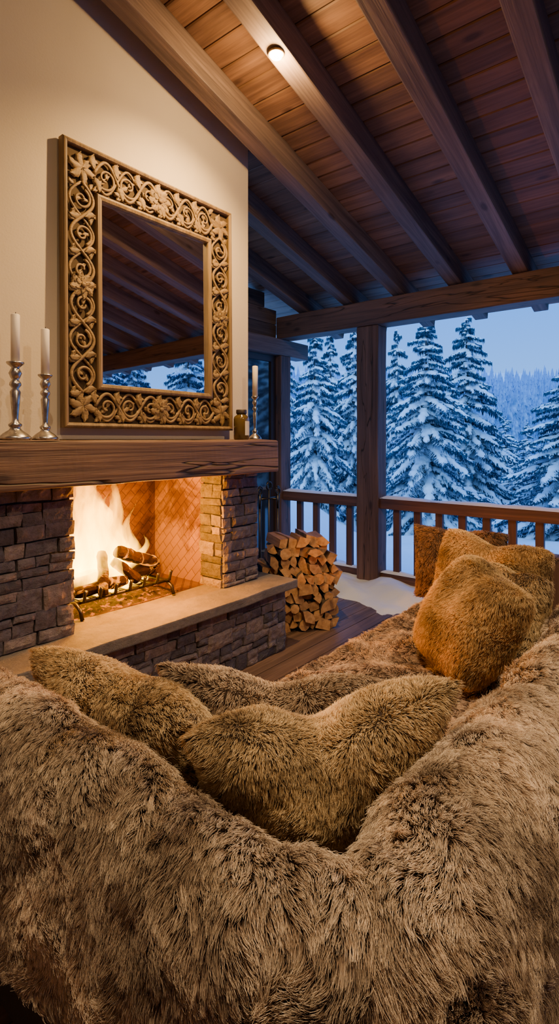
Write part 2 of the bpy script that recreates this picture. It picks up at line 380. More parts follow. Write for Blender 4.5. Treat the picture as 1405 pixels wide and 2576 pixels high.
def log(name,p0,p1,r,mat,seed,**kw):
    mb=MB(); p0=Vector(p0);p1=Vector(p1); pts=[];rad=[]
    for i in range(13):
        s=i/12; p=p0.lerp(p1,s); pts.append(p+noise.noise_vector(p*6+Vector((seed,0,0)))*.012); rad.append(r*(1+.12*noise.noise(p*15+Vector((0,seed,0))))*(.8 if i in(0,12) else 1))
    tube(mb,pts,rad,10); 
    for k,v in enumerate(mb.v):
        v=Vector(v); n=noise.noise_vector(v*20); mb.v[k]=tuple(v+n*.008)
    return mb.obj(name,mat,**kw)
for k,(a,b,r) in enumerate([((1.62,2.9,.64),(2.26,2.92,.64),.05),((1.68,3.0,.63),(2.2,2.98,.65),.05),((1.90,2.78,.82),(2.26,2.88,.68),.04),((1.76,2.72,.60),(1.83,2.84,.82),.033),((2.02,2.74,.62),(1.90,2.82,.76),.03),((1.62,2.78,.63),(1.95,2.77,.64),.035)]):
    log('burning_log',a,b,r,M_char,k,label='charred burning split log on the iron grate',cat='log',group='logs burning in the fireplace')
# flames
mbf=MB()
tong=[(1.80,2.92,.21,.88,.0),(1.69,2.93,.16,.76,-.03),(1.91,2.93,.15,.70,.05),(1.61,2.9,.11,.55,-.02),(2.02,2.92,.12,.48,.05),(2.13,2.92,.08,.32,.04),(1.82,2.84,.14,.64,.02),(1.56,2.92,.07,.4,-.01),(1.95,2.84,.10,.42,.0),(2.2,2.93,.045,.2,.02),(1.77,2.95,.07,.94,.03),(1.86,2.92,.06,.92,-.03),(1.68,2.92,.06,.88,.02),(1.95,2.95,.05,.82,.03),(1.62,2.95,.045,.78,.0),(2.08,2.97,.04,.56,.03),(2.02,2.96,.04,.68,-.02)]
for (x,y,r,h,dx) in tong:
    N=16; vs=[];fs=[];seg=14
    for i in range(N+1):
        s=i/N; rr=r*(math.sin(math.pi*min(1,(s*.85+.15))**.75))**1.1*(1-s)**.45+.004 if s<1 else .004
        z=.56+h*s; cx_=x+dx*s*s*2+.035*math.sin(s*9+x*30)*s; cy_=y+.03*math.sin(s*7+x*50)*s
        for k in range(seg):
            a=2*math.pi*k/seg; n=1+.5*noise.noise(Vector((math.cos(a)*1.5+x*9,math.sin(a)*1.5,z*9)))
            vs.append((cx_+rr*n*math.cos(a),cy_+rr*.65*n*math.sin(a),z))
    for i in range(N):
        for k in range(seg): fs.append((i*seg+k,i*seg+(k+1)%seg,(i+1)*seg+(k+1)%seg,(i+1)*seg+k))
    fs.append(tuple(range(seg))[::-1]); fs.append(tuple(N*seg+k for k in range(seg)))
    mbf.add(vs,fs)
fl=mbf.obj('fire_flames',M_flame,label='bright yellow orange flames over the burning logs',cat='fire',kind='stuff')
rm=fl.modifiers.new('union','REMESH'); rm.mode='VOXEL'; rm.voxel_size=.008
# ------------------------------------------------------------ mantel objects
def candlestick(x,y,h,ch,fr,lab):
    E=empty('candlestick',(x,y,1.497),lab,'candlestick','candlesticks on the mantel')
    P=[(fr,0),(fr,.012),(fr*.93,.018),(fr*.75,.03),(fr*.42,.045),(fr*.3,.055),(fr*.42,.064),(fr*.42,.072),(fr*.22,.082),(fr*.2,.1),(fr*.27,.16),(fr*.34,.22),(fr*.2,.235),(fr*.38,.25),(fr*.36,.262),(fr*.2,.275),(fr*.3,.285),(fr*.42,.305),(fr*.3,.322),(fr*.24,.33),(fr*.5,.345),(fr*.56,.35),(fr*.56,.356),(fr*.3,.36)]
    k=h/.36; mb=MB(); lathe(mb,[(r,z*k) for r,z in P],(x,y,1.497),28)
    mb.obj('candle_holder',M_pewter,parent=E,smooth=True)
    mb=MB(); z0=1.497+h; lathe(mb,[(.019,-.006),(.0195,ch-.004),(.016,ch),(.004,ch+.001)],(x,y,z0),20); mb.obj('candle',M_wax,parent=E,smooth=True,label='unlit cream pillar candle')
    mb=MB(); tube(mb,[(x,y,z0+ch),(x+.002,y,z0+ch+.01)],.0015,6); mb.obj('wick',M_wick,parent=E)
candlestick(1.145,2.47,.36,.215,.068,'tall turned pewter candlestick with unlit cream candle')
candlestick(1.286,2.47,.315,.215,.058,'shorter turned pewter candlestick with unlit cream candle')
candlestick(2.80,2.47,.305,.21,.045,'slim pewter candlestick beside the brown bottle')
B=empty('bottle',(2.66,2.47,1.497),'dark amber glass bottle with pale paper label','bottle')
mb=MB(); lathe(mb,[(.045,0),(.052,.006),(.053,.14),(.049,.155),(.032,.168),(.03,.178)],(2.66,2.47,1.497),28); mb.obj('bottle_body',M_bglass,parent=B,smooth=True)
mb=MB(); lathe(mb,[(.035,.176),(.036,.18),(.036,.2),(.034,.203)],(2.66,2.47,1.497),24); mb.obj('cap',M_dframe,parent=B,smooth=True)
mb=MB(); V=[];F=[]
for k in range(11):
    a=math.radians(-110+k*9)
    for z in (.03,.125): V.append((2.66+.0538*math.cos(a),2.47+.0538*math.sin(a),1.497+z))
for k in range(10): F.append((2*k,2*k+2,2*k+3,2*k+1))
mb.add(V,F); mb.obj('label',M_label,parent=B)
# ------------------------------------------------------------ mirror
W_=1.235;H_=1.50;x0=1.43; zb=1.56; yf=2.55
E=empty('wall_mirror',(x0+W_/2,yf,zb),'rectangular mirror in carved openwork brown wooden frame','mirror')
fs_,ft,fb=.225,.268,.24
OM,IM=.027,.034
def rel(mb,name,mat,**kw): 
    mb.v=[(a+x0,b+yf,c+zb) for a,b,c in mb.v]; return mb.obj(name,mat,parent=E,origin=(x0+W_/2,yf,zb),**kw)
def molding(mb,a0,b0,a1,b1,wd,d0,d1):
    prof=[(0,d1),(0,d0+.006),(.005,d0),(wd*.45,d0-.003),(wd-.004,d0+.002),(wd,d0+.008),(wd,d1)]
    P=[]
    for (u,d) in prof:
        P.append([(a0+u,d,b0+u),(a1-u,d,b0+u),(a1-u,d,b1-u),(a0+u,d,b1-u)])
    vs=[p for r in P for p in r]; f=[]
    for i in range(len(P)-1):
        for k in range(4): k2=(k+1)%4; f.append((i*4+k,i*4+k2,(i+1)*4+k2,(i+1)*4+k))
    mb.add(vs,f)
mb=MB(); molding(mb,0,0,W_,H_,OM,0,.045); rel(mb,'outer_moulding',M_frameZ)
mb=MB(); molding(mb,fs_-IM,fb-IM,W_-fs_+IM,H_-ft+IM,IM,-.002,.036); rel(mb,'inner_moulding',M_frameZ)
mb=MB(); 
for a,b in (((.02,.028,.02),(W_-.02,.04,fb-.03)),((.02,.028,H_-ft+.03),(W_-.02,.04,H_-.02)),((.02,.028,fb-.03),(fs_-.03,.04,H_-ft+.03)),((W_-fs_+.03,.028,fb-.03),(W_-.02,.04,H_-ft+.03))): mb.box(a,b)
rel(mb,'frame_shade_backing',M_recess_shade)  # dark sheet painting the shade seen through the openwork
mb=MB(); mb.box((fs_-.01,.026,fb-.01),(W_-fs_+.01,.032,H_-ft+.01)); rel(mb,'mirror_glass',M_mirror)
mb=MB()
def leaf(c,ang,L,Wd):
    d=Vector((math.cos(ang),0,math.sin(ang))); s=Vector((-d.z,0,d.x)); c=Vector(c)
    rows=[];n=7
    for i in range(n+1):
        q=i/n; w=Wd*math.sin(math.pi*min(1,q**.8))*(.9+.25*math.cos(q*18))+.001
        bend=s*(L*.25*math.sin(q*2.2))
        p=c+d*L*q+bend
        rows.append([p-s*w+Vector((0,.012,0)),p-s*w*.6+Vector((0,-.001,0)),p+Vector((0,.004,0)),p+s*w*.6+Vector((0,-.001,0)),p+s*w+Vector((0,.012,0))])
    vs=[v for r in rows for v in r]; f=[]
    for i in range(n):
        for k in range(4): f.append((i*5+k,i*5+k+1,i*5+k+6,i*5+k+5))
    mb.add(vs,f)
def curve(fn,n,r0,r1):
    pts=[fn(i/n) for i in range(n+1)]; rad=[r0+(r1-r0)*i/n for i in range(n+1)]
    tube(mb,pts,rad,8,up=(0,-1,0),flat=.8)
def rosette(c,R):
    c=Vector(c)
    for ring,(rr,n,off) in enumerate(((R,8,0),(R*.62,6,.3))):
        for k in range(n):
            a=off+2*math.pi*k/n; leaf(c+Vector((math.cos(a)*rr*.12,-.003*ring,math.sin(a)*rr*.12)),a-.15,rr*.9,rr*.36)
    lathe_v=MB(); lathe(lathe_v,[(R*.2,0),(R*.18,.006),(R*.08,.01)],(0,0,0),12)
    mb.add([(c.x+a,c.y-b_-.002,c.z+cc) for a,cc,b_ in lathe_v.v],lathe_v.f)
def band(A,B_,wd):
    A=Vector(A);B_=Vector(B_);L=(B_-A).length;d=(B_-A)/L;s=Vector((-d.z,0,d.x)); nw=max(2,round(L/.175)); 
    if nw%2: nw+=1
    am=wd*.40
    fn=lambda q:A+d*(L*q)+s*(am*math.sin(math.pi*q*nw))+Vector((0,.010,0))
    fn2=lambda q:A+d*(L*q)-s*(am*1.06*math.sin(math.pi*q*nw))+Vector((0,.015,0))
    curve(fn,nw*14,.0095,.0095); curve(fn2,nw*14,.0075,.0075)
    ang0=math.atan2(d.z,d.x)
    for k in range(nw):
        q=(k+.5)/nw; sg=1 if k%2==0 else -1
        c=A+d*(L*q)-s*(sg*am*.05)+Vector((0,.010,0)); R=wd*.34
        def sp(u,c=c,sg=sg,R=R):
            a=sg*(-1.9-u*7.6); rr=R*(1-u*.78); return c+d*(math.sin(a)*rr*1.0)+s*(math.cos(a)*rr)
        curve(sp,34,.0085,.006)
        for j in range(2):
            leaf(c+Vector((0,0,0)),ang0+j*3.0+sg*.6+k,R*.75,R*.25)
        for sd in (-1,1):
            for e_ in (-1,1):
                p=A+d*(L*(q+e_*.33/nw))+s*(sd*wd*.28); leaf(p+Vector((0,.004,0)),ang0+sd*(1.57-e_*.9),wd*.24,wd*.08)
        for sd in (-1,1):
            p=A+d*(L*(k/nw))+s*(sd*wd*.08); leaf(p,ang0+sd*1.4,wd*.4,wd*.13)
ml=(OM+(fs_-IM))/2; mt=H_-(OM+(ft-IM))/2; mbt=(OM+(fb-IM))/2
wds=fs_-OM-IM; wt=ft-OM-IM; wb=fb-OM-IM
band((ml,0,mbt+.07),(ml,0,mt-.07),wds); band((W_-ml,0,mbt+.07),(W_-ml,0,mt-.07),wds)
band((ml+.07,0,mt),(W_-ml-.07,0,mt),wt); band((ml+.07,0,mbt),(W_-ml-.07,0,mbt),wb)
for c,R in (((ml,.002,H_*.5),.072),((W_-ml,.002,H_*.5),.072),((W_/2,.002,mt),.085),((W_/2,.002,mbt),.076)): rosette(c,R)
for (cx_,cz_) in ((ml,mbt),(ml,mt),(W_-ml,mbt),(W_-ml,mt)):
    for k in range(6): leaf((cx_,.004,cz_),k*1.047+.4,.085,.026)
rel(mb,'carved_scrollwork',M_frame,smooth=True)
E.rotation_euler=(math.radians(-.6),0,0)
# ------------------------------------------------------------ lamps
def lamp(x,y,energy,amb,aim,size=140,col=(1,.64,.28)):
    z=zr(x)-.004
    E=empty('ceiling_spotlight',(x,y,z),'small round lit spotlight fixed under a roof rafter','ceiling light','ceiling spotlights')
    mb=MB(); lathe(mb,[(.03,.008),(.044,.004),(.046,-.006),(.041,-.009),(.036,-.004)],(x,y,z),28); mb.obj('lamp_housing',M_frameZ,parent=E,smooth=True)
    mb=MB(); lathe(mb,[(.004,-.030),(.018,-.027),(.030,-.018),(.035,-.004)],(x,y,z),24); mb.obj('bulb',M_lamp,parent=E,smooth=True)
    for typ,en in (('SPOT',energy),('POINT',amb)):
        L=bpy.data.lights.new('lamp_light',typ); L.energy=en; L.color=col; L.shadow_soft_size=.03
        lo=bpy.data.objects.new('lamp_light',L); COL.objects.link(lo); lo.location=(x,y,z-.07)
        if typ=='SPOT':
            L.spot_size=math.radians(size); L.spot_blend=1
            lo.rotation_euler=(Vector(aim)-lo.location).to_track_quat('-Z','Y').to_euler()
lamp(2.26,1.84,285,30,(2.1,2.42,2.3),118,(1,.60,.22))
lamp(.35,.70,235,7,(1.15,.35,.6),120,(1,.71,.42))  # unseen lamp above the sofa, added as warm fill for the fur
lamp(1.6,-1.0,240,12,(1.9,.3,.5),130,(1,.69,.38))  # second out-of-view lamp, added as warm fill light
def plight(name,loc,e,col,r):
    L=bpy.data.lights.new(name,'POINT'); L.energy=e; L.color=col; L.shadow_soft_size=r
    o=bpy.data.objects.new(name,L); COL.objects.link(o); o.location=loc
plight('fire_light',(1.86,2.78,1.13),92,(1,.32,.003),.08)
plight('fire_light_low',(2.05,2.56,.90),66,(1,.30,.003),.06)
L=bpy.data.lights.new('twilight','SUN'); L.energy=2.7; L.color=(.30,.66,1); L.angle=math.radians(70)
o=bpy.data.objects.new('twilight',L); COL.objects.link(o); o.location=(-10,-3,12); o.rotation_euler=Vector((1,.35,-.75)).to_track_quat('-Z','Y').to_euler()
# ------------------------------------------------------------ firewood
def wedge(seed):
    r=random.Random(seed); kind=seed%7; R=r.uniform(.044,.066); L=.33
    if kind==6: pts=[(R*.75*math.cos(a),R*.75*math.sin(a),1) for a in [i*math.pi/4 for i in range(8)]]
    elif kind in(2,4): pts=[(R*x,R*y,0) for x,y in ((-.9,-.5),(.9,-.65),(.75,.6),(-.6,.75))]
    else:
        a0=r.uniform(0,6.28); sp=r.choice((1.3,1.6,2.2)); pts=[(0,0,0)]+[(R*1.4*math.cos(a0+sp*i/4),R*1.4*math.sin(a0+sp*i/4),1) for i in range(5)]
    cx_=sum(p[0] for p in pts)/len(pts); cz_=sum(p[1] for p in pts)/len(pts); pts=[(p[0]-cx_,p[1]-cz_,p[2]) for p in pts]
    mb=MB(); n=len(pts);V=[];rows=5
    for j in range(rows):
        for p in pts:
            k=1+r.uniform(-.07,.07); V.append((p[0]*k,j/(rows-1)*L,p[1]*k))
    mb.add(V,[tuple(range(n)),tuple((rows-1)*n+k for k in range(n))[::-1]],mi=0)
    for j in range(rows-1):
        for k in range(n):
            k2=(k+1)%n; mb.f.append((j*n+k2,j*n+k,(j+1)*n+k,(j+1)*n+k2)); mb.mi.append(2 if pts[k][2] and pts[k2][2] else 1)
    me_o=mb.obj('tmp',[M_wend,M_wside,M_bark],origin=(0,0,0)); me=me_o.data; bpy.data.objects.remove(me_o); return me
wm=[wedge(i) for i in range(14)]
row=0;z=.05; cnt=0; PA=math.radians(-36); ux,uy=math.cos(PA),math.sin(PA)
while z<.75:
    frac=z/.76; half=.31*(1-max(0,(frac-.6))*1.2)
    u=-half+(.035 if row%2 else 0)
    while u<half:
        dd=random.uniform(-.045,.045)+.6*u*u+.05*max(0,frac-.6)
        o=mk('firewood_log',wm[(cnt*5+row)%14],(3.35+u*ux-uy*dd*1.0,2.45+u*uy+ux*dd,z+random.uniform(-.006,.006)),None,'pale split firewood log with bark stacked in a pile','firewood','stacked firewood beside the hearth')
        o.rotation_euler=(random.uniform(-.06,.06),random.uniform(0,6.28),PA+random.uniform(-.2,.2)); cnt+=1; u+=.079
    z+=.071; row+=1
# ------------------------------------------------------------ fireplace tools
tx,ty=3.74,3.13
E=empty('fireplace_tool_set',(tx,ty,0),'black iron fireplace tools hanging on a stand','fireplace tools')
mb=MB(); lathe(mb,[(.13,0),(.13,.012),(.05,.025),(.012,.04)],(tx,ty,0),24); tube(mb,[(tx,ty,.03),(tx,ty,1.04)],.011); tube(mb,[(tx-.11,ty,.96),(tx+.11,ty,.96)],.009); tube(mb,[(tx,ty-.09,.96),(tx,ty+.09,.96)],.009)
tube(mb,[(tx+.035*math.sin(a),ty,1.075-.035*math.cos(a)) for a in [i*.45 for i in range(15)]],.009)
mb.obj('stand',M_iron,parent=E,smooth=True)
for nm,dx,dy in (('poker',-.11,0),('shovel',.11,0),('brush',0,-.09),('tongs',0,.09)):
    mb=MB(); X,Y=tx+dx*1.15,ty+dy*1.15
    tube(mb,[(X,Y,.2),(X,Y,.88)],.009); tube(mb,[(X,Y,.88),(X,Y,1.0)],[.011,.015]); 
    tube(mb,[(X+.028*math.sin(a),Y,1.03-.03*math.cos(a)) for a in [i*.45 for i in range(15)]],.008)
    if nm=='shovel': mb.box((X-.05,Y-.012,.08),(X+.05,Y+.012,.22))
    if nm=='brush': lathe(mb,[(.035,.08),(.03,.2),(.012,.23)],(X,Y,0),14)
    if nm=='poker': tube(mb,[(X,Y,.2),(X,Y,.09),(X+.03,Y,.12)],.007)
    if nm=='tongs': tube(mb,[(X,Y,.4),(X+.03,Y,.25),(X+.01,Y,.1)],.006); tube(mb,[(X,Y,.4),(X-.03,Y,.25),(X-.01,Y,.1)],.006)
    mb.obj(nm,M_iron,parent=E,smooth=True)
# ------------------------------------------------------------ railing
def snowstrip(mb,xa,xb,ya,yb,z,h,seed):
    n=max(6,int(abs(yb-ya)/.05)); V=[];F=[];k=7
    for i in range(n+1):
        y=ya+(yb-ya)*i/n; hh=h*(.65+.5*noise.noise(Vector((seed,y*2.2,0)))+.25*noise.noise(Vector((seed,y*8,1))))
        if i in(0,n): hh*=.3
        for j in range(k):
            a=j/(k-1); V.append((xa+(xb-xa)*a,y,z-.004+hh*max(0,math.sin(math.pi*a))**.5))
    for i in range(n):
        for j in range(k-1): q=i*k+j; F.append((q,q+1,q+k+1,q+k))
    mb.add(V,F)
def railing(ya,yb,bals,seed,lab):
    E=empty('railing',(4.95,(ya+yb)/2,0),lab,'railing','terrace railings')
    mb=MB(); hewn(mb,(4.89,ya,.79),(5.03,yb,.9),1,bev=.008,cuts=20,amp=.003); mb.obj('top_rail',M_rail,parent=E)
    mb=MB(); hewn(mb,(4.91,ya,.05),(5.0,yb,.14),1,bev=.008,cuts=20,amp=.003); mb.obj('bottom_rail',M_rail,parent=E)
    for y in bals:
        mb=MB(); hewn(mb,(4.93,y-.034,.14),(4.98,y+.034,.79),2,bev=.004,cuts=4,amp=.001); mb.obj('baluster',M_bal,parent=E)
    for zz,w_ in ((.9,(4.885,5.035)),(.14,(4.905,5.005))):
        mb=MB(); snowstrip(mb,w_[0],w_[1],ya,yb,zz,.035,seed+zz); mb.obj('snow_cap',M_snow,parent=E,smooth=True,label='thin layer of snow on the rail',kind='stuff')
railing(2.87,3.88,[3.677,3.45,3.23,3.01],1,'brown timber balustrade with snow on the handrail')
railing(-3.86,2.62,[2.456-.222*i for i in range(28)],2,'long brown timber balustrade with snow on the handrail')
# snow on deck
mb=MB(); V=[];F=[];nx,ny=46,110; H={}
for j in range(ny+1):
    for i in range(nx+1):
        X=3.6+1.54*i/nx; Y=-2.2+5.95*j/ny; p=Vector((X,Y,0))
        h=sm((X-4.12-.2*sm((Y-2.6)/.4)+.22*noise.noise(p*2.3)+.06*noise.noise(p*9)+.10*math.sin(Y*1.9+.3))/.35)*(.045+.08*(.5+noise.noise(p*2.8)))+.012*noise.noise(p*12)*sm((X-4.3)/.2)
        H[i,j]=h; V.append((X,Y,h if h>.004 else -.01))
for j in range(ny):
    for i in range(nx):
        if max(H[i,j],H[i+1,j],H[i,j+1],H[i+1,j+1])>.004: q=j*(nx+1)+i; F.append((q,q+1,q+nx+2,q+nx+1))
mb.add(V,F); mb.obj('snow_drift',M_snow,smooth=True,label='drift of blown snow on the deck by the post',cat='snow',kind='stuff')
# ------------------------------------------------------------ terrain
dx_,dy_=.779,.626
def gz(X,Y):
    w=dx_*X+dy_*Y; s=dy_*X-dx_*Y
    r=max(w,math.hypot(X-2,Y)*.85)
    if r<24: z=-.3-.12*max(0,r-6)
    elif r<60: z=-2.46-(r-24)*.1
    else: z=-6.06+(r-60)*.185
    z+=1.75*math.exp(-((s+.4)/1.9)**2-((w-12.5)/4.2)**2)
    z+=.35*noise.noise(Vector((X*.16,Y*.16,0)))*min(1,r/12)+.12*noise.noise(Vector((X*.6,Y*.6,3)))
    return z
mb=MB(); V=[];F=[];NA,NR=150,110
for j in range(NR+1):
    r=4.2*(330/4.2)**(j/NR)
    for i in range(NA+1):
        a=math.radians(-88+176*i/NA); X=1.2+r*math.cos(a);Y=.5+r*math.sin(a); z=gz(X,Y)
        if X<5.3: z=min(z,-.3)
        V.append((X,Y,z))
for j in range(NR):
    for i in range(NA): q=j*(NA+1)+i; F.append((q,q+NA+1,q+NA+2,q+1))
mb.add(V,F); mb.obj('ground',M_snow,smooth=True,kind='structure',origin=(0,0,0),label='snow covered ground sloping down to a valley')
# ------------------------------------------------------------ trees
def tree_mesh(seed,H=6.,R=1.5,levels=27,nb=10,seg=9,fine=4):
    r=random.Random(seed); fol=MB(); snow=MB(); tr=MB()
    tube(tr,[(0,0,H*k/8) for k in range(9)],[.09*(1-k/8.3) for k in range(9)],8)
    for L in range(levels):
        s=(L+.5)/levels; z0=.35+(H-.4)*s**.92; Rl=R*(1-s)**.8*(.8+.35*r.random())+.06
        n=max(4,int(nb*(1-.4*s))); off=r.random()*6.28
        for b in range(n):
            a=off+2*math.pi*b/n+r.uniform(-.25,.25); ln=Rl*r.uniform(.65,1.2); d=Vector((math.cos(a),math.sin(a),0)); sd=Vector((-d.y,d.x,0))
            zz=z0+r.uniform(-.16,.16); droop=ln*(.55+.35*r.random())*(1-.5*s)
            sp=lambda q:d*(ln*q)+Vector((0,0,zz+ln*.12*math.sin(q*2.5)-droop*q**1.5+.16*ln*q**4))
            K=max(4,int(seg*(.5+.6*(1-s))))
            V=[];F=[];T=[]
            for i in range(K):
                q=(i+.6)/K; wq=ln*.27*max(0,1-q)**.6*(.35+1.1*min(1,q*2.2))+.045
                for sgn in (-1,1):
                    for e in range(fine):
                        p2=sp(min(1,q+e/fine/K)); dr=(sd*sgn*(.7+.4*r.random())+d*(.6+.5*r.random())+Vector((0,0,-.2-.7*r.random()))).normalized()
                        l2=wq*r.uniform(.6,1.35); bw=ln/K*.42/fine+.004
                        o=len(V)
                        V+= [p2-d*bw,p2+d*bw,p2+dr*l2*.6+d*bw*1.1,p2+dr*l2*.6-d*bw*1.1,p2+dr*l2]
                        T+=[.95,.95,.6,.55,.1]; F+=[(o,o+1,o+2,o+3),(o+3,o+2,o+4)]
                        for hq in (.3,.65):
                            o=len(V); hp=p2+dr*l2*hq
                            V+=[hp-d*bw*1.1,hp+d*bw*1.1,hp+Vector((0,0,-.07-.07*r.random()))+dr*.03+sd*r.uniform(-.02,.02)]; T+=[.2,.2,0.]; F+=[(o,o+1,o+2)]
            fol.add(V,F,T)
            V=[];F=[]; ks=K*2; sw=ln*.105+.026
            for i in range(ks+1):
                q=.06+.92*i/ks; p=sp(q); ww=sw*(1.15-.75*q)*(.45+1.0*r.random()); hh=ww*.6
                if i==ks: ww*=.2
                off2=sd*(r.uniform(-.4,.4)*ww)
                V+=[p+off2-sd*ww+Vector((0,0,-.025)),p+off2-sd*ww*.55+Vector((0,0,hh)),p+off2+sd*ww*.55+Vector((0,0,hh)),p+off2+sd*ww+Vector((0,0,-.025))]
            for i in range(ks):
                for k in range(3): o=i*4+k; F.append((o,o+1,o+5,o+4))
            snow.add(V,F)
    res=[]
    for q,mt,smo in ((tr,M_bark,False),(fol,M_needle,False),(snow,M_snow,True)):
        o=q.obj('tmp',mt,origin=(0,0,0),smooth=smo); res.append(o.data); bpy.data.objects.remove(o)
    return res
TM=[tree_mesh(s) for s in (3,11,23)]
SMALL=tree_mesh(31,levels=20,nb=8,seg=5,fine=2)
def tree(X,Y,ztop,R,var,rot,parts=True,lab='tall snow laden spruce with drooping branches',grp='snowy spruces outside'):
    z=gz(X,Y)-.1; H=ztop-z
    E=empty('spruce_tree',(X,Y,z),lab,'tree',grp); src=TM[var] if parts else SMALL
    E.scale=(R/1.5,R/1.5,H/6.); E.rotation_euler=(0,0,rot)
    for nm,me in zip(('trunk','foliage','snow_load'),src):
        o=bpy.data.objects.new(nm,me); COL.objects.link(o); o.parent=E
        if nm=='snow_load': o['kind']='stuff'
def at_(t,w): return (w*(.779+.626*t),w*(.626-.779*t))
for (t,w,zt,R,var) in [(.0656,21,5.8,1.7,0),(.142,26,7.5,1.9,1),(.005,27,7,1.7,2),(.220,24,6.5,1.5,2),(.2742,18,5.6,2.0,0),(.350,21.5,6.5,2.2,1),(.545,15,3.85,1.9,2),(.185,33,7,1.7,1),(.095,32,8,1.9,2),(.31,30,5.5,1.9,2),(.62,20,5,1.8,0)]:
    X,Y=at_(t,w); tree(X,Y,zt,R,var,random.random()*6.28)
for (t,w,zt,R) in [(.423,34,3.0,1.9),(.464,38,2.7,1.9),(.395,41,2.4,1.9),(.50,33,2.2,1.7),(.44,28,.9,1.5),(.52,44,3.2,2),(.48,24,.6,1.3),(.40,27,.8,1.1),(.36,46,3.5,1.8),(.25,38,4,2),(.05,38,5,2)]:
    X,Y=at_(t,w); tree(X,Y,zt,R,0,random.random()*6.28,False,'smaller snow covered spruce further down the slope','smaller spruces down the slope')
for (X,Y,zt,R,v) in [(10.5,-5.0,4.6,1.7,0),(14,-8.5,6.4,2.0,1),(17,-14,7.5,2.2,2),(10.5,-11,5.6,1.9,0),(18.5,-9,7.5,2.2,1),(15,-4,6,1.9,2),(8.6,-8,4.6,1.4,2),(13.5,-13.5,6.8,2,1)]:
    tree(X,Y,zt,R,v,random.random()*6.28)
# far forest
mb=MB(); r=random.Random(5)
for k in range(2800):
    w=r.uniform(50,215); t=r.uniform(-.25,1.0); X,Y=at_(t,w); z=gz(X,Y)-.3; H=r.uniform(4.5,8.5)*(1+.15*w/200); R=H*.17
    V=[];F=[];tiers=5
    for q in range(tiers):
        zb_=z+H*(.05+.8*q/tiers); zt=z+H*(.42+.62*(q+1)/tiers*.95); rr=R*(1-q/tiers*.75); o=len(V)
        if q==tiers-1: zt=z+H
        for j in range(8):
            a=j*.785+q; r2=rr*(1 if j%2 else .65); V.append((X+r2*math.cos(a),Y+r2*math.sin(a),zb_-(.06*H if j%2 else 0)))
        V.append((X,Y,zt))
        F+=[(o+j,o+(j+1)%8,o+8) for j in range(8)]
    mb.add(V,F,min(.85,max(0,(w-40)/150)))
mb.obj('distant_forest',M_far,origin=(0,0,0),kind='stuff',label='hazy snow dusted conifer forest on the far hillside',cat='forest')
# ------------------------------------------------------------ fur
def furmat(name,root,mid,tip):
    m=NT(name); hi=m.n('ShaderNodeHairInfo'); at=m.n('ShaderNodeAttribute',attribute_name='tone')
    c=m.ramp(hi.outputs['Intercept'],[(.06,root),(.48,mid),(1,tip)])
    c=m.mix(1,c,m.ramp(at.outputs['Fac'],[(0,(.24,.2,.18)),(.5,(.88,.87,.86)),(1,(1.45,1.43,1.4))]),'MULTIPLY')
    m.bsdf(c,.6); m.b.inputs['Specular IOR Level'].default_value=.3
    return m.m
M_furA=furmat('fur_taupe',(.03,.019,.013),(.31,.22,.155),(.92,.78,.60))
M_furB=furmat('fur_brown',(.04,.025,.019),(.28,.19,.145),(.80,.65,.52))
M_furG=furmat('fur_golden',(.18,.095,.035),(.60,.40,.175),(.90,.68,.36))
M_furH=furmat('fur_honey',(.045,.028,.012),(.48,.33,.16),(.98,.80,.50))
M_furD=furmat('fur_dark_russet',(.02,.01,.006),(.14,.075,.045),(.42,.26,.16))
def skin(name,c):
    m=NT(name); g=m.noise(m.coords((1,1,1)),12,4); return m.bsdf(m.mix(g,c,tuple(x*1.6 for x in c)),.95)
M_skin=skin('fur_hide',(.05,.034,.025)); M_skinG=skin('fur_hide_golden',(.26,.15,.06))
def lown(P,f,ph):
    x,y,z=P[:,0]*f,P[:,1]*f,P[:,2]*f
    return (np.sin(x*1.7+ph+1.3*np.sin(y*1.3+ph*2))+np.sin(y*2.1-ph+1.1*np.sin(z*1.9+x))+np.sin(z*2.3+ph*.7+1.2*np.sin(x*1.1-y)))/3
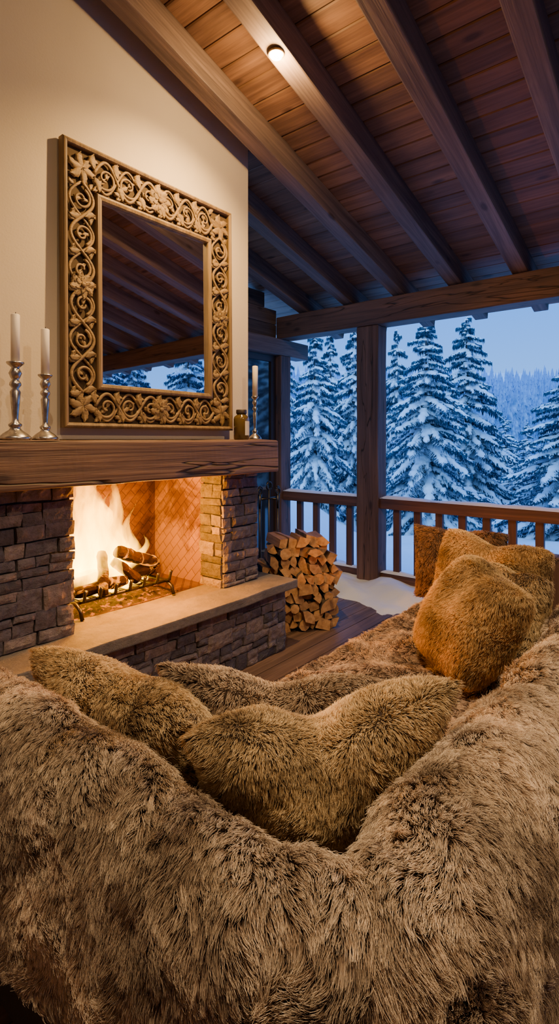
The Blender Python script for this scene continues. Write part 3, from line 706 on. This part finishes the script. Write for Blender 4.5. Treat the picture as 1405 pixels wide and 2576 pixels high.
def fur(parent,mat,n,length,rad,flow,lift=.55,clump=.6,nclump=1500,K=7,wild=.22,ph=0.,swirl=1.):
    me=parent.data; o=np.array(parent.location)
    nv=len(me.vertices); V=np.empty(nv*3); me.vertices.foreach_get('co',V); V=V.reshape(-1,3)+o
    me.calc_loop_triangles(); T=np.empty(len(me.loop_triangles)*3,dtype=np.int32); me.loop_triangles.foreach_get('vertices',T); T=T.reshape(-1,3)
    A,B_,C=V[T[:,0]],V[T[:,1]],V[T[:,2]]; fn=np.cross(B_-A,C-A); ar=np.linalg.norm(fn,axis=1)
    VN=np.zeros_like(V)
    for k in range(3): np.add.at(VN,T[:,k],fn)
    VN/=np.linalg.norm(VN,axis=1)[:,None]+1e-12
    idx=rng.choice(len(T),n,p=ar/ar.sum()); u=rng.random(n);v=rng.random(n); fl_=u+v>1; u[fl_]=1-u[fl_]; v[fl_]=1-v[fl_]; w_=1-u-v
    P=A[idx]*w_[:,None]+B_[idx]*u[:,None]+C[idx]*v[:,None]
    N=VN[T[idx,0]]*w_[:,None]+VN[T[idx,1]]*u[:,None]+VN[T[idx,2]]*v[:,None]; N/=np.linalg.norm(N,axis=1)[:,None]+1e-12
    Fv=flow(P,N); 
    sw=np.stack([lown(P,6,ph),lown(P,6,ph+2),lown(P,6,ph+4)],1)*1.0+np.stack([lown(P,19,ph+1),lown(P,19,ph+3),lown(P,19,ph+5)],1)*.7
    Tn=Fv+sw*swirl; Tn-= (Tn*N).sum(1)[:,None]*N; Tn/=np.linalg.norm(Tn,axis=1)[:,None]+.25
    Tn+=rng.normal(0,wild,(n,3)); 
    ln=length*(.6+.5*rng.random(n))*(1+.25*lown(P,9,ph+7))
    lf=lift*(1+.35*lown(P,13,ph+9))
    s=np.linspace(0,1,K)
    B2=np.cross(N,Tn); wv=lown(P,27,ph+15)*min(1,swirl)
    curl=rng.normal(0,1,(n,3))
    pts=P[:,None,:]+ln[:,None,None]*( N[:,None,:]*(lf[:,None]*(s-.5*s**2)[None,:])[:,:,None] + Tn[:,None,:]*((.3*s+.5*s**1.6)[None,:,None]) + curl[:,None,:]*(.06*np.sin(s*5)*s)[None,:,None] + B2[:,None,:]*(wv[:,None]*(.5*s**2)[None,:])[:,:,None])
    pts[:,:,2]-= (ln[:,None]*.10*s[None,:]**2)
    for (nc,cl,pw) in ((nclump,clump,1.5),(nclump*8,clump*.6,1.)):
        ci=rng.choice(n,nc,replace=False); kd=kdtree.KDTree(nc)
        for i,c in enumerate(ci): kd.insert(P[c],i)
        kd.balance(); near=np.array([kd.find(p)[1] for p in P.tolist()])
        if nc==nclump: near0=near
        cp=pts[ci][near]; amt=(cl*(.4+.9*rng.random(nc)))[near][:,None,None]*(s**pw)[None,:,None]; amt=np.clip(amt,0,.9)
        pts=pts*(1-amt)+(cp+ (P-P[ci][near])[:,None,:]*.25)*amt
    pts-=o
    R_=(rad*(.8+.4*rng.random(n)))[:,None]*(1-.8*s**1.5)[None,:]
    cu=bpy.data.hair_curves.new('fur'); cu.add_curves([K]*n)
    cu.attributes['position'].data.foreach_set('vector',pts.astype(np.float32).ravel())
    ra=cu.attributes.get('radius') or cu.attributes.new('radius','FLOAT','POINT'); ra.data.foreach_set('value',R_.astype(np.float32).ravel())
    ta=cu.attributes.new('tone','FLOAT','CURVE')
    ct=rng.random(nclump)[near0]
    tone=.52+.30*lown(P,6,ph+11)+.26*lown(P,15,ph+13)+.26*(ct-.5)+.13*rng.normal(0,1,n)
    ta.data.foreach_set('value',np.clip(tone,0,1).astype(np.float32)); cu.materials.append(mat); 
    fo=bpy.data.objects.new('fur_pile',cu); COL.objects.link(fo); fo.parent=parent; fo['kind']='stuff'
    return fo
# sofa
E=empty('sofa',(1.9,1.0,0),'L shaped low sofa covered with fur throws','sofa')
def path(d):
    if d<1.37: return Vector((.67,2.0-d,0)),Vector((1,0,0))
    if d<1.763:
        a=math.pi+(d-1.37)/.25; c=Vector((.92,.63,0)); r=Vector((math.cos(a),math.sin(a),0)); return c+r*.25,-r
    return Vector((.92+d-1.763,.38,0)),Vector((0,1,0))
mb=MB(); V=[];F=[]; n=60; prof=[(.05,.05),(.055,.70),(.035,.735),(-.035,.735),(-.055,.70),(-.05,.05)]
for i in range(n+1):
    c,nn=path(4.38*i/n)
    for (o,z) in prof: V.append(c+nn*o+Vector((0,0,z)))
k=len(prof)
for i in range(n):
    for j in range(k): F.append((i*k+j,i*k+(j+1)%k,(i+1)*k+(j+1)%k,(i+1)*k+j))
F.append(tuple(range(k))); F.append(tuple(n*k+j for j in range(k))[::-1]); mb.add(V,F); mb.obj('backrest',M_fab,parent=E,smooth=False)
mb=MB(); hewn(mb,(.73,.44,.06),(3.5,1.38,.3),0,bev=.02,amp=.0); hewn(mb,(.73,1.3,.06),(1.46,2.0,.3),0,bev=.02,amp=.0); mb.obj('seat_base',M_fab,parent=E)
for a,b in (((.745,.45,.30),(1.48,2.0,.42)),((1.49,.45,.30),(3.48,1.39,.42))):
    mb=MB(); hewn(mb,a,b,0,bev=.03,amp=.004); mb.obj('seat_cushion',M_fab,parent=E)
mb=MB(); hewn(mb,(3.5,.34,.05),(3.62,1.50,.80),2,bev=.03,amp=.003); mb.obj('armrest',M_post,parent=E)
def throw(d0,d1,hw,zt,zi,zo,bul,seed,lab,n,length,rad,ncl,ph,mat=M_furA,grp='fur throws on the sofa',fdir=(-1,-.7,-.45)):
    mb=MB();V=[];F=[];nu=int((d1-d0)/.03);prof=[]
    for z in np.linspace(zi,zt-hw,8)[:-1]: prof.append((hw,z,1,0))
    for a in np.linspace(0,math.pi,11): prof.append((hw*math.cos(a),zt-hw+hw*math.sin(a),math.cos(a),math.sin(a)))
    for z in np.linspace(zt-hw,zo,14)[1:]: prof.append((-hw-.03*(zt-hw-z),z,-1,0))
    k=len(prof)
    for i in range(nu+1):
        u=i/nu; c,nn=path(d0+(d1-d0)*u); g=bul*(max(0,math.sin(math.pi*u))**.4)
        for (o,z,no,nz) in prof:
            p=c+nn*float(o)+Vector((0,0,float(z))); q=g+.022*noise.noise(p*5+Vector((seed,0,0)))+.014*noise.noise(p*12)
            if z<zt-hw and no<0: q+=.014*math.sin((d0+u*(d1-d0))*22+seed)*(zt-hw-z)*1.5
            V.append(p+nn*float(no*q)+Vector((0,0,float(nz*q))))
    for i in range(nu):
        for j in range(k-1): F.append((i*k+j,(i+1)*k+j,(i+1)*k+j+1,i*k+j+1))
    mb.add(V,F); ob=mb.obj('fur_throw',M_skin,smooth=True,label=lab,cat='fur throw',group=grp)
    bm=bmesh.new(); bm.from_mesh(ob.data); bmesh.ops.recalc_face_normals(bm,faces=bm.faces[:])
    s_=sum(f.normal.z*f.calc_area() for f in bm.faces)
    if s_<0: bmesh.ops.reverse_faces(bm,faces=bm.faces[:])
    bm.to_mesh(ob.data); bm.free()
    def flow(P,N): return np.tile(np.array(fdir,dtype=float),(len(P),1))
    fur(ob,mat,n,length,rad,flow,1.1,.5,ncl,ph=ph,wild=.2,swirl=1.0); return ob
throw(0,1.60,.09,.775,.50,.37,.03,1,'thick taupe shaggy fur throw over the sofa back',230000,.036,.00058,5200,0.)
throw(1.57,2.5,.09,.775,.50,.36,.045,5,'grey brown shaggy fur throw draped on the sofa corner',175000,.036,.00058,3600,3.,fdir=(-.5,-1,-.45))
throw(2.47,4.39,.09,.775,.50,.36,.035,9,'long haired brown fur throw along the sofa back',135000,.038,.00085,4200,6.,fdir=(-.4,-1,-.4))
# seat throw
mb=MB();V=[];F=[];nu,nv=80,46
for i in range(nu+1):
    X=.82+2.62*i/nu
    for j in range(nv+1):
        q=j/nv*1.24
        if q<.89: Y=.50+q; z=.455
        elif q<.97: a=(q-.89)/.08*math.pi/2; Y=1.39+.05*math.sin(a); z=.455-.05*(1-math.cos(a))
        else: Y=1.44+.01*(q-.97); z=.405-(q-.97)
        p=Vector((X,Y,z)); b=.04*noise.noise(p*4)+.02*math.sin(X*13+Y*6+3*noise.noise(p*2.5))
        if q>.97: Y+=.02*math.sin(X*14)+b*.5
        elif q>.89: z+=abs(b)*.5
        else: z+=max(-.012,b)
        V.append((X,Y,max(z,.05)))
for i in range(nu):
    for j in range(nv): q=i*(nv+1)+j; F.append((q,q+nv+1,q+nv+2,q+1))
mb.add(V,F); st=mb.obj('fur_throw',M_skin,smooth=True,label='brown fur blanket spread over the sofa seat',cat='fur throw',group='fur throws on the sofa')
def fl2(P,N):
    o=np.zeros_like(P); o[:,1]=.5; o[:,0]=-.6; o[:,2]=-.5; return o
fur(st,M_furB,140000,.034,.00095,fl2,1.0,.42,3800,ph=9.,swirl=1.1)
# cushions
def cushion(c,thick,lab,mat,skin_,n,length,rad,ncl,ph,chop=.16,pinch=.05,swirl=1.,te=.45,cl=.32,rc0=.03,grp='fur cushions on the sofa'):
    bl,br,tr,tl=[Vector(q) for q in c]; NN=28; V=[];F=[]
    nrm=((br-bl).cross(tl-bl)).normalized(); up=((tl-bl)+(tr-br))/2
    idx={}
    for side in (1,-1):
        for j in range(NN+1):
            for i in range(NN+1):
                a=i/NN*2-1;b=j/NN*2-1
                edge=i in(0,NN) or j in(0,NN)
                if edge and side==-1: idx[side,i,j]=idx[1,i,j]; continue
                a2=a*(1-pinch*(1-b*b)*abs(a)); b2=b*(1-pinch*(1-a*a)*abs(b))
                rc=1+rc0*abs(a*b)**3; a2*=rc; b2*=rc
                u=(a2+1)/2;v=(b2+1)/2
                p=bl*(1-u)*(1-v)+br*u*(1-v)+tr*u*v+tl*(1-u)*v
                th=thick*((1-a*a)*(1-b*b))**te
                ch=math.exp(-(a/.33)**2)*sm((b+.3)/1.3)
                p=p-up*chop*ch; th*=(1-.3*ch)
                p=p+nrm*side*th+noise.noise_vector(p*5)*.006
                idx[side,i,j]=len(V); V.append(p)
        for j in range(NN):
            for i in range(NN):
                q=(idx[side,i,j],idx[side,i+1,j],idx[side,i+1,j+1],idx[side,i,j+1]); F.append(q if side==1 else q[::-1])
    mb=MB(); mb.add(V,F); ob=mb.obj('fur_cushion',skin_,smooth=True,label=lab,cat='cushion',group=grp)
    cen=(bl+br+tr+tl)/4; upn=np.array(up.normalized())
    def flow(P,N):
        o=np.tile(-upn*.6,(len(P),1)); d=P-np.array(cen); o+=d*2.0; return o
    fur(ob,mat,n,length,rad,flow,.85,cl,ncl,ph=ph,wild=.17,swirl=swirl); return ob
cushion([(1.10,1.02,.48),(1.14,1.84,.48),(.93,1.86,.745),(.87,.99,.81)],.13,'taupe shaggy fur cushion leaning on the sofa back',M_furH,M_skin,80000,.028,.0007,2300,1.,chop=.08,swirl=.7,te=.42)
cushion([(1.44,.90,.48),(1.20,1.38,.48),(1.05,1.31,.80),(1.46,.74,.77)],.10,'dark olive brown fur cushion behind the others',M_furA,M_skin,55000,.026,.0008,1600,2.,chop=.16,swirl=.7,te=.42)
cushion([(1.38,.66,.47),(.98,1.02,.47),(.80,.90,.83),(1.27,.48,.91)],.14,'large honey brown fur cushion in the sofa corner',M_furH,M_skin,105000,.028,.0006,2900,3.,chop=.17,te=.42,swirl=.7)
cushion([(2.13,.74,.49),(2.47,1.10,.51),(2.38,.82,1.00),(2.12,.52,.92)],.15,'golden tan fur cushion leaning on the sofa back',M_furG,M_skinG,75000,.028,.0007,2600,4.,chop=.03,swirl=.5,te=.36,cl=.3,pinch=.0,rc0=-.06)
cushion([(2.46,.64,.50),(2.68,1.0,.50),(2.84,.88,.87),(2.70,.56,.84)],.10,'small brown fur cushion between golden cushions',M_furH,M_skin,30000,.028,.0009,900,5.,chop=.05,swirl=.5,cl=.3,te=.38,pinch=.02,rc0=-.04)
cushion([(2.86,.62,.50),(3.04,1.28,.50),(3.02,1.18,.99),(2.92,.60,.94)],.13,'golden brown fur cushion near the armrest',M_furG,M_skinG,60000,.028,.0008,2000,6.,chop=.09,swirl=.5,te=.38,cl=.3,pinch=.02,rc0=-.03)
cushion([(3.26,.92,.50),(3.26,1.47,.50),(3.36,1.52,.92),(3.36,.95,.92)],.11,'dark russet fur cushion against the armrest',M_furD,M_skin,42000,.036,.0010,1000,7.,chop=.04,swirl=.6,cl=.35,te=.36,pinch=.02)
# ------------------------------------------------------------ world
W=bpy.data.worlds.new('dusk'); S.world=W; W.use_nodes=True; t=W.node_tree; t.nodes.clear()
o=t.nodes.new('ShaderNodeOutputWorld'); bg=t.nodes.new('ShaderNodeBackground'); tc=t.nodes.new('ShaderNodeTexCoord'); sp=t.nodes.new('ShaderNodeSeparateXYZ'); rp=t.nodes.new('ShaderNodeValToRGB')
t.links.new(tc.outputs['Generated'],sp.inputs[0]); t.links.new(sp.outputs[2],rp.inputs[0]); t.links.new(rp.outputs[0],bg.inputs[0]); t.links.new(bg.outputs[0],o.inputs[0])
e=rp.color_ramp.elements; e[0].position=0; e[0].color=(.19,.36,.76,1); e[1].position=.6; e[1].color=(.07,.24,.85,1)
x=e.new(.12); x.color=(.10,.30,.80,1); x=e.new(.28); x.color=(.045,.22,.78,1)
bg.inputs[1].default_value=2.4
